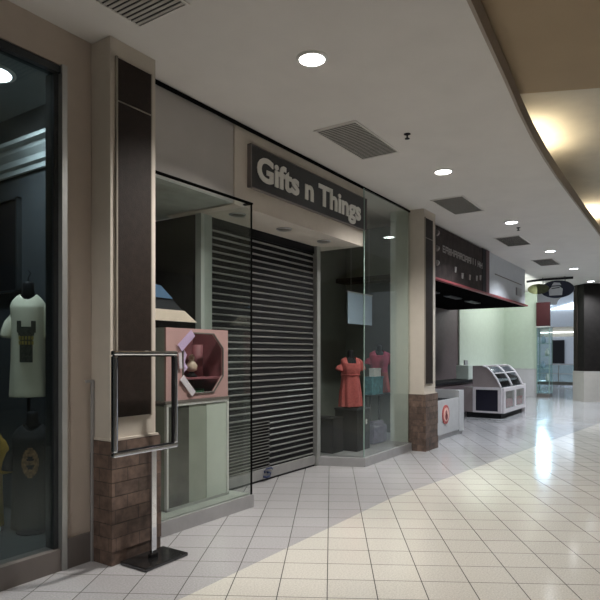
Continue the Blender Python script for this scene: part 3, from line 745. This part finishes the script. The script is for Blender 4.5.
g = tag(obj('wall_box_grey', bxs(15.3, 15.75, 3.64, 3.679, 3.02, 3.22), M['kick']), 'small grey box on the white wall just above the canopy end', 'wall box')

ct = thing('stall_counter', 'grey stall counter front with a round pink and red emblem', 'counter', (10.0, 3.7, 0))
obj('front_panel', bxs(9.06, 11.0, 3.62, 3.66, .10, .70), M['countergrey'], ct)
obj('end_panel', bxs(10.75, 11.02, 3.612, 3.70, .06, .83), M['countergrey'], ct)
obj('side_panel', bxs(10.98, 11.02, 3.70, 4.35, .06, .83), M['countergrey'], ct)
obj('kick_plate', bxs(9.46, 11.0, 3.64, 4.3, .0, .10), M['kick'], ct)
obj('worktop', bxs(9.46, 10.99, 3.66, 4.35, .62, .66), M['black'], ct)
em = obj('emblem', tube(B(), [(10.03,3.62,.44),(10.03,3.606,.44)], .17, 32), M['logored'], ct)
obj('emblem_face', tube(B(), [(10.03,3.607,.44),(10.03,3.600,.44)], .125, 28), M['logopink'], em)
b = B(); tube(b, [(10.03,3.600,.40),(10.03,3.596,.40)], .06, 16); tube(b, [(10.02,3.600,.47),(10.02,3.596,.47)], .045, 16)
obj('emblem_mark', b, M['redtrim'], em)
bc = thing('back_counter', 'long dark topped counter running from the stall to the display case', 'counter', (11.5, 5.2, 0))
obj('body', bxs(9.46, 16.9, 4.95, 5.5, 0, .78), M['stallbrown'], bc)
obj('worktop', bxs(9.46, 16.95, 4.90, 5.55, .78, .83), M['black'], bc)

dc = thing('display_case', 'taupe food display case with a sloped curved glass front in two bays', 'display case', (14.95, 4.05, 0))
obj('plinth', bxs(13.95, 15.95, 3.68, 4.50, 0, .13), M['black'], dc)
obj('body', bxs(13.90, 16.0, 3.70, 4.55, .13, .72), M['casebeige'], dc)
b = B()
for a in ((3.66,4.33,.13,.17),(3.66,4.33,.675,.735),(3.66,3.74,.17,.675),(4.26,4.33,.17,.675)): box(b, 13.87, 13.90, *a)
obj('side_frame', b, M['casewhite'], dc)
obj('side_vent_panel', bxs(13.88, 13.898, 3.74, 4.26, .17, .675), M['caseblack'], dc)
# lower front with inset glass
b = B(); box(b, 13.90, 16.0, 3.60, 3.70, .13, .22); box(b, 13.90, 16.0, 3.60, 3.70, .64, .72)
for x in (13.90, 14.90, 15.86): box(b, x, x+.14, 3.60, 3.70, .22, .64)
obj('front_frame', b, M['casewhite'], dc)
obj('front_glass', bxs(14.04, 15.86, 3.615, 3.622, .22, .64), M['glassclear'], dc)
for x in (14.06, 15.06): obj('lower_goods', bxs(x, x+.8, 3.64, 3.69, .24, .44), M['redfood'], dc)
# upper hood: side cheeks, curved glass, muntins
prof = [(4.34,.72),(4.34,1.22),(4.10,1.23),(4.00,1.20),(3.88,1.08),(3.77,.92),(3.68,.735),(3.66,.72)]
for x in (13.90, 15.97): obj('end_cheek', extr(B(), [(x,y,z) for y, z in prof], (.03,0,0)), M['casebeige'], dc)
cur = prof[2:7]
b = B()
for (y0,z0_),(y1,z1_) in zip(cur, cur[1:]):
    vs = [b.verts.new(p) for p in ((13.93,y0,z0_),(15.97,y0,z0_),(15.97,y1,z1_),(13.93,y1,z1_))]; b.faces.new(vs)
o = obj('hood_glass', b, M['glassclear'], dc); s = o.modifiers.new('t', 'SOLIDIFY'); s.thickness = .006
b = B()
for x in (13.91, 14.95, 15.985): tube(b, [(x,y,z+.008) for y, z in cur], .022, 8)
tube(b, [(13.9,4.08,1.235),(16,4.08,1.235)], .018, 8); tube(b, [(13.9,3.86,1.06),(16,3.86,1.06)], .014, 8)
obj('hood_frame', b, M['casewhite'], dc)
obj('hood_top', bxs(13.90, 16.0, 4.06, 4.34, 1.21, 1.24), M['casebeige'], dc)
obj('hood_back', bxs(13.93, 15.97, 4.31, 4.34, .72, 1.21), M['casebeige'], dc)
obj('inner_shelf', bxs(13.94, 15.96, 3.80, 4.30, .86, .875), M['casewhite'], dc)
obj('hood_floor', bxs(13.94, 15.96, 3.70, 4.30, .722, .735), M['shadedark'], dc)
obj('end_ledge', bxs(16.0, 16.22, 3.64, 4.3, .70, .74), M['casewhite'], dc)
obj('end_panel', bxs(16.18, 16.22, 3.64, 4.3, .0, .70), M['casewhite'], dc)
rg = thing('cash_register', 'pale till with a small dark screen on the counter behind the display case', 'till', (15.7, 5.1, .83))
obj('body', bxs(15.5, 15.95, 4.95, 5.3, .832, 1.22), M['plinth'], rg, bevel=.02)
obj('screen', bxs(15.6, 15.85, 5.08, 5.12, 1.21, 1.36), M['kick'], rg, bevel=.01)

# showcase tower and red panel at the corner
tw = thing('glass_showcase', 'tall teal tinted glass showcase at the corner past the mint wall', 'showcase', (22.1, 4.33, 0))
obj('base', bxs(21.9, 22.4, 4.12, 4.54, 0, .12), M['kickdark'], tw)
obj('glass_walls', bxs(21.9, 22.4, 4.12, 4.54, .12, 2.48), M['glassteal'], tw)
for z in (.55, 1.0, 1.45, 1.9): obj('shelf', bxs(21.92, 22.38, 4.14, 4.52, z, z+.02), M['glassedge'], tw)
b = B()
for x, y in ((21.89,4.11),(21.89,4.525),(22.385,4.11),(22.385,4.525)): box(b, x, x+.025, y, y+.025, .12, 2.48)
obj('corner_posts', b, M['glassedge'], tw)
obj('top_cap', bxs(21.88, 22.42, 4.10, 4.56, 2.48, 2.52), M['white'], tw)
g = tag(obj('red_panel_sign', bxs(21.88, 22.0, 4.10, 4.555, 2.53, 3.37), M['red'], bevel=.004), 'plain dark red square panel above the teal glass showcase', 'sign')
b = B(); rnd = random.Random(5)
names = ['white','casewhite','teal','paleblue']
for i, (z, y, m) in enumerate(((.571,4.22,'white'),(1.021,4.38,'paleblue'),(1.471,4.24,'white'),(1.921,4.36,'paleblue'))):
    g = tag(obj('vase', lathe(B(), [(.05,z),(.07,z+.06),(.08,z+.14),(.03,z+.22),(.045,z+.26)], 22.12, y, 18), M[m], smooth=True),
            ['white vase on the lowest shelf of the teal showcase','pale blue vase on the second shelf up of the teal showcase','white vase on the third shelf up of the teal showcase','pale blue vase on the highest shelf of the teal showcase'][i], 'vase', 'vases in the teal glass showcase')

# hanging oval sign
hs = thing('hanging_sign', 'dark oval sign with a white emblem hanging below the ceiling at the corridor end', 'hanging sign', (18.2, 3.3, 3.4))
hs.rotation_euler = (0,0,0)
b = B()
def disc_x(b, x, y, z, ry, rz, t, seg=36):
    extr(b, [(x, y+ry*math.cos(2*PI*k/seg), z+rz*math.sin(2*PI*k/seg)) for k in range(seg)], (t,0,0))
disc_x(b, 18.2, 3.22, 3.42, .46, .255, .08)
obj('oval_panel', b, M['navy'], hs)
b = B(); disc_x(b, 18.13, 3.72, 3.45, .30, .15, .06)
obj('olive_oval', b, M['olive'], hs)
b = B(); extr(b, [(18.19,3.42,3.24),(18.19,3.08,3.24),(18.19,3.06,3.42),(18.19,3.15,3.50),(18.19,3.36,3.50),(18.19,3.44,3.40)], (.012,0,0))
extr(b, [(18.19,3.36,3.53),(18.19,3.10,3.53),(18.19,3.14,3.60),(18.19,3.30,3.62)], (.012,0,0))
obj('white_emblem', b, M['farwall'], hs)
b = B(); extr(b, [(18.18,3.36,3.43),(18.18,3.14,3.45),(18.18,3.14,3.475),(18.18,3.36,3.455)], (.012,0,0))
obj('emblem_bar', b, M['navy'], hs)
b = B(); tube(b, [(18.0,4.02,3.67),(18.1,3.6,3.71),(18.3,2.8,3.735)], .035, 10)
for y in (3.6, 3.0): tube(b, [(18.15,y,3.70),(18.18,y,H)], .01, 6); tube(b, [(18.2,y,3.72),(18.22,y,3.60)], .01, 6)
obj('support_bar', b, M['black'], hs)

# dark pillar at the right edge
pr = struct('wall_pillar_dark', prism(B(), [(20.4,2.80),(20.9,3.17),(22.0,1.2),(21.4,.8)], .98, H), M['pillarbrown'])
b = B(); prism(b, [(20.35,2.80),(20.9,3.21),(22.08,1.2),(21.4,.72)], 0, .98)
struct('pillar_base', b, M['baselight'], pr)
b = B(); prism(b, [(20.72,3.055),(20.89,3.185),(20.91,3.165),(20.72,3.03)], .98, H)
struct('pillar_edge', b, M['brown'], pr)

# far end of the mall
rl = thing('glass_railing', 'glass railing with a pale top rail across the far end of the mall', 'railing', (30, 4.8, 0))
obj('top_rail', bxs(29.96, 30.04, 2.5, 6.6, 1.02, 1.07), M['white'], rl)
obj('mid_rail', bxs(29.97, 30.03, 2.5, 6.6, .58, .62), M['white'], rl)
obj('glass_panels', bxs(29.99, 30.0, 2.5, 6.6, .2, 1.02), M['glassteal'], rl)
obj('kick_rail', bxs(29.94, 30.06, 2.5, 6.6, .06, .22), M['fartaupe'], rl)
for y in (2.6, 3.9, 5.2, 6.5): obj('post', bxs(29.96, 30.04, y, y+.05, 0, 1.02), M['alu'], rl)
fw = struct('shopfront_band_wall', bxs(46.6, 47, 5, 11, 1.9, 3.6), M['fartaupe'])
struct('shopfront_lower_wall', bxs(46.4, 47, 5, 11, 0, 2.85), M['farwall'], fw)
struct('door_far', bxs(46.3, 46.42, 7.68, 8.56, .88, 2.6), M['black'])
g = tag(obj('far_strip_light', bxs(46.3, 46.59, 6.5, 9.4, 3.15, 3.21), M['strip']), 'thin white strip light over the distant shopfront', 'strip light')
struct('window_clerestory', bxs(46.9, 46.98, 8.85, 9.8, 5.3, 7.3), M['sky'])
struct('window_skylight', extr(B(), [(46.9,8.85,4.93),(46.9,6.6,4.9),(46.9,6.6,5.55)], (.08,0,0)), M['skysoft'])

# ------------------------------------------------------------------ lights
def area(name, loc, rot, sx, sy, e, col):
    l = bpy.data.lights.new(name, 'AREA'); l.shape = 'RECTANGLE'; l.size = sx; l.size_y = sy; l.energy = e; l.color = col
    o = bpy.data.objects.new(name, l); C.objects.link(o); o.location = loc; o.rotation_euler = rot; return o
area('atrium_fill', (34, 0, 9.1), (0,0,0), 8, 6, 600, (.75,.87,1))  # unseen overhead lamp added as daylight fill in the atrium
def point(name, loc, e, col, r=.15):
    l = bpy.data.lights.new(name, 'POINT'); l.energy = e; l.color = col; l.shadow_soft_size = r
    o = bpy.data.objects.new(name, l); C.objects.link(o); o.location = loc
area('mint_wall_fill', (19.3, 3.75, 3.3), (PI/2, 0, 0), 4.5, .4, 30, (.94,1,.95))  # unseen lamp added to brighten the mint walls, aimed away from the floor
def beam(name, loc, e, col, size=2.35):
    l = bpy.data.lights.new(name, 'SPOT'); l.energy = e; l.spot_size = size; l.spot_blend = .8; l.shadow_soft_size = .1; l.color = col
    o = bpy.data.objects.new(name, l); C.objects.link(o); o.location = loc
for x in (.45, -2.85): beam('ceiling_fill_spot', (x, 2.5, 3.74), 90, (1,.955,.90))  # spots out of view, added to make up lost brightness
for x in (-2, 5, 12): beam('opposite_fill_spot', (x, -4.5, 3.9), 70, (1,.955,.90))  # made-up spots over the opposite side, added as weak fill

w = bpy.data.worlds.new('mall_ambient'); bpy.context.scene.world = w; w.use_nodes = True
bg = w.node_tree.nodes['Background']; bg.inputs[0].default_value = (.75,.80,.88,1); bg.inputs[1].default_value = .5

# ------------------------------------------------------------------ camera
cam = bpy.data.cameras.new('camera'); co = bpy.data.objects.new('camera', cam); C.objects.link(co)
cam.sensor_width = 36; cam.lens = 580/600*36; cam.shift_y = 55/600; cam.clip_start = .05
co.location = (0, 0, 1.5); co.rotation_euler = (PI/2, 0, math.atan2(.5580, .8298)-PI/2)
sc = bpy.context.scene; sc.camera = co
sc.view_settings.view_transform = 'Standard'; sc.view_settings.look = 'None'; sc.view_settings.gamma = 1; sc.view_settings.exposure = .90
sc.view_settings.use_curve_mapping = False
sc.cycles.max_bounces = 8; sc.cycles.transparent_max_bounces = 16
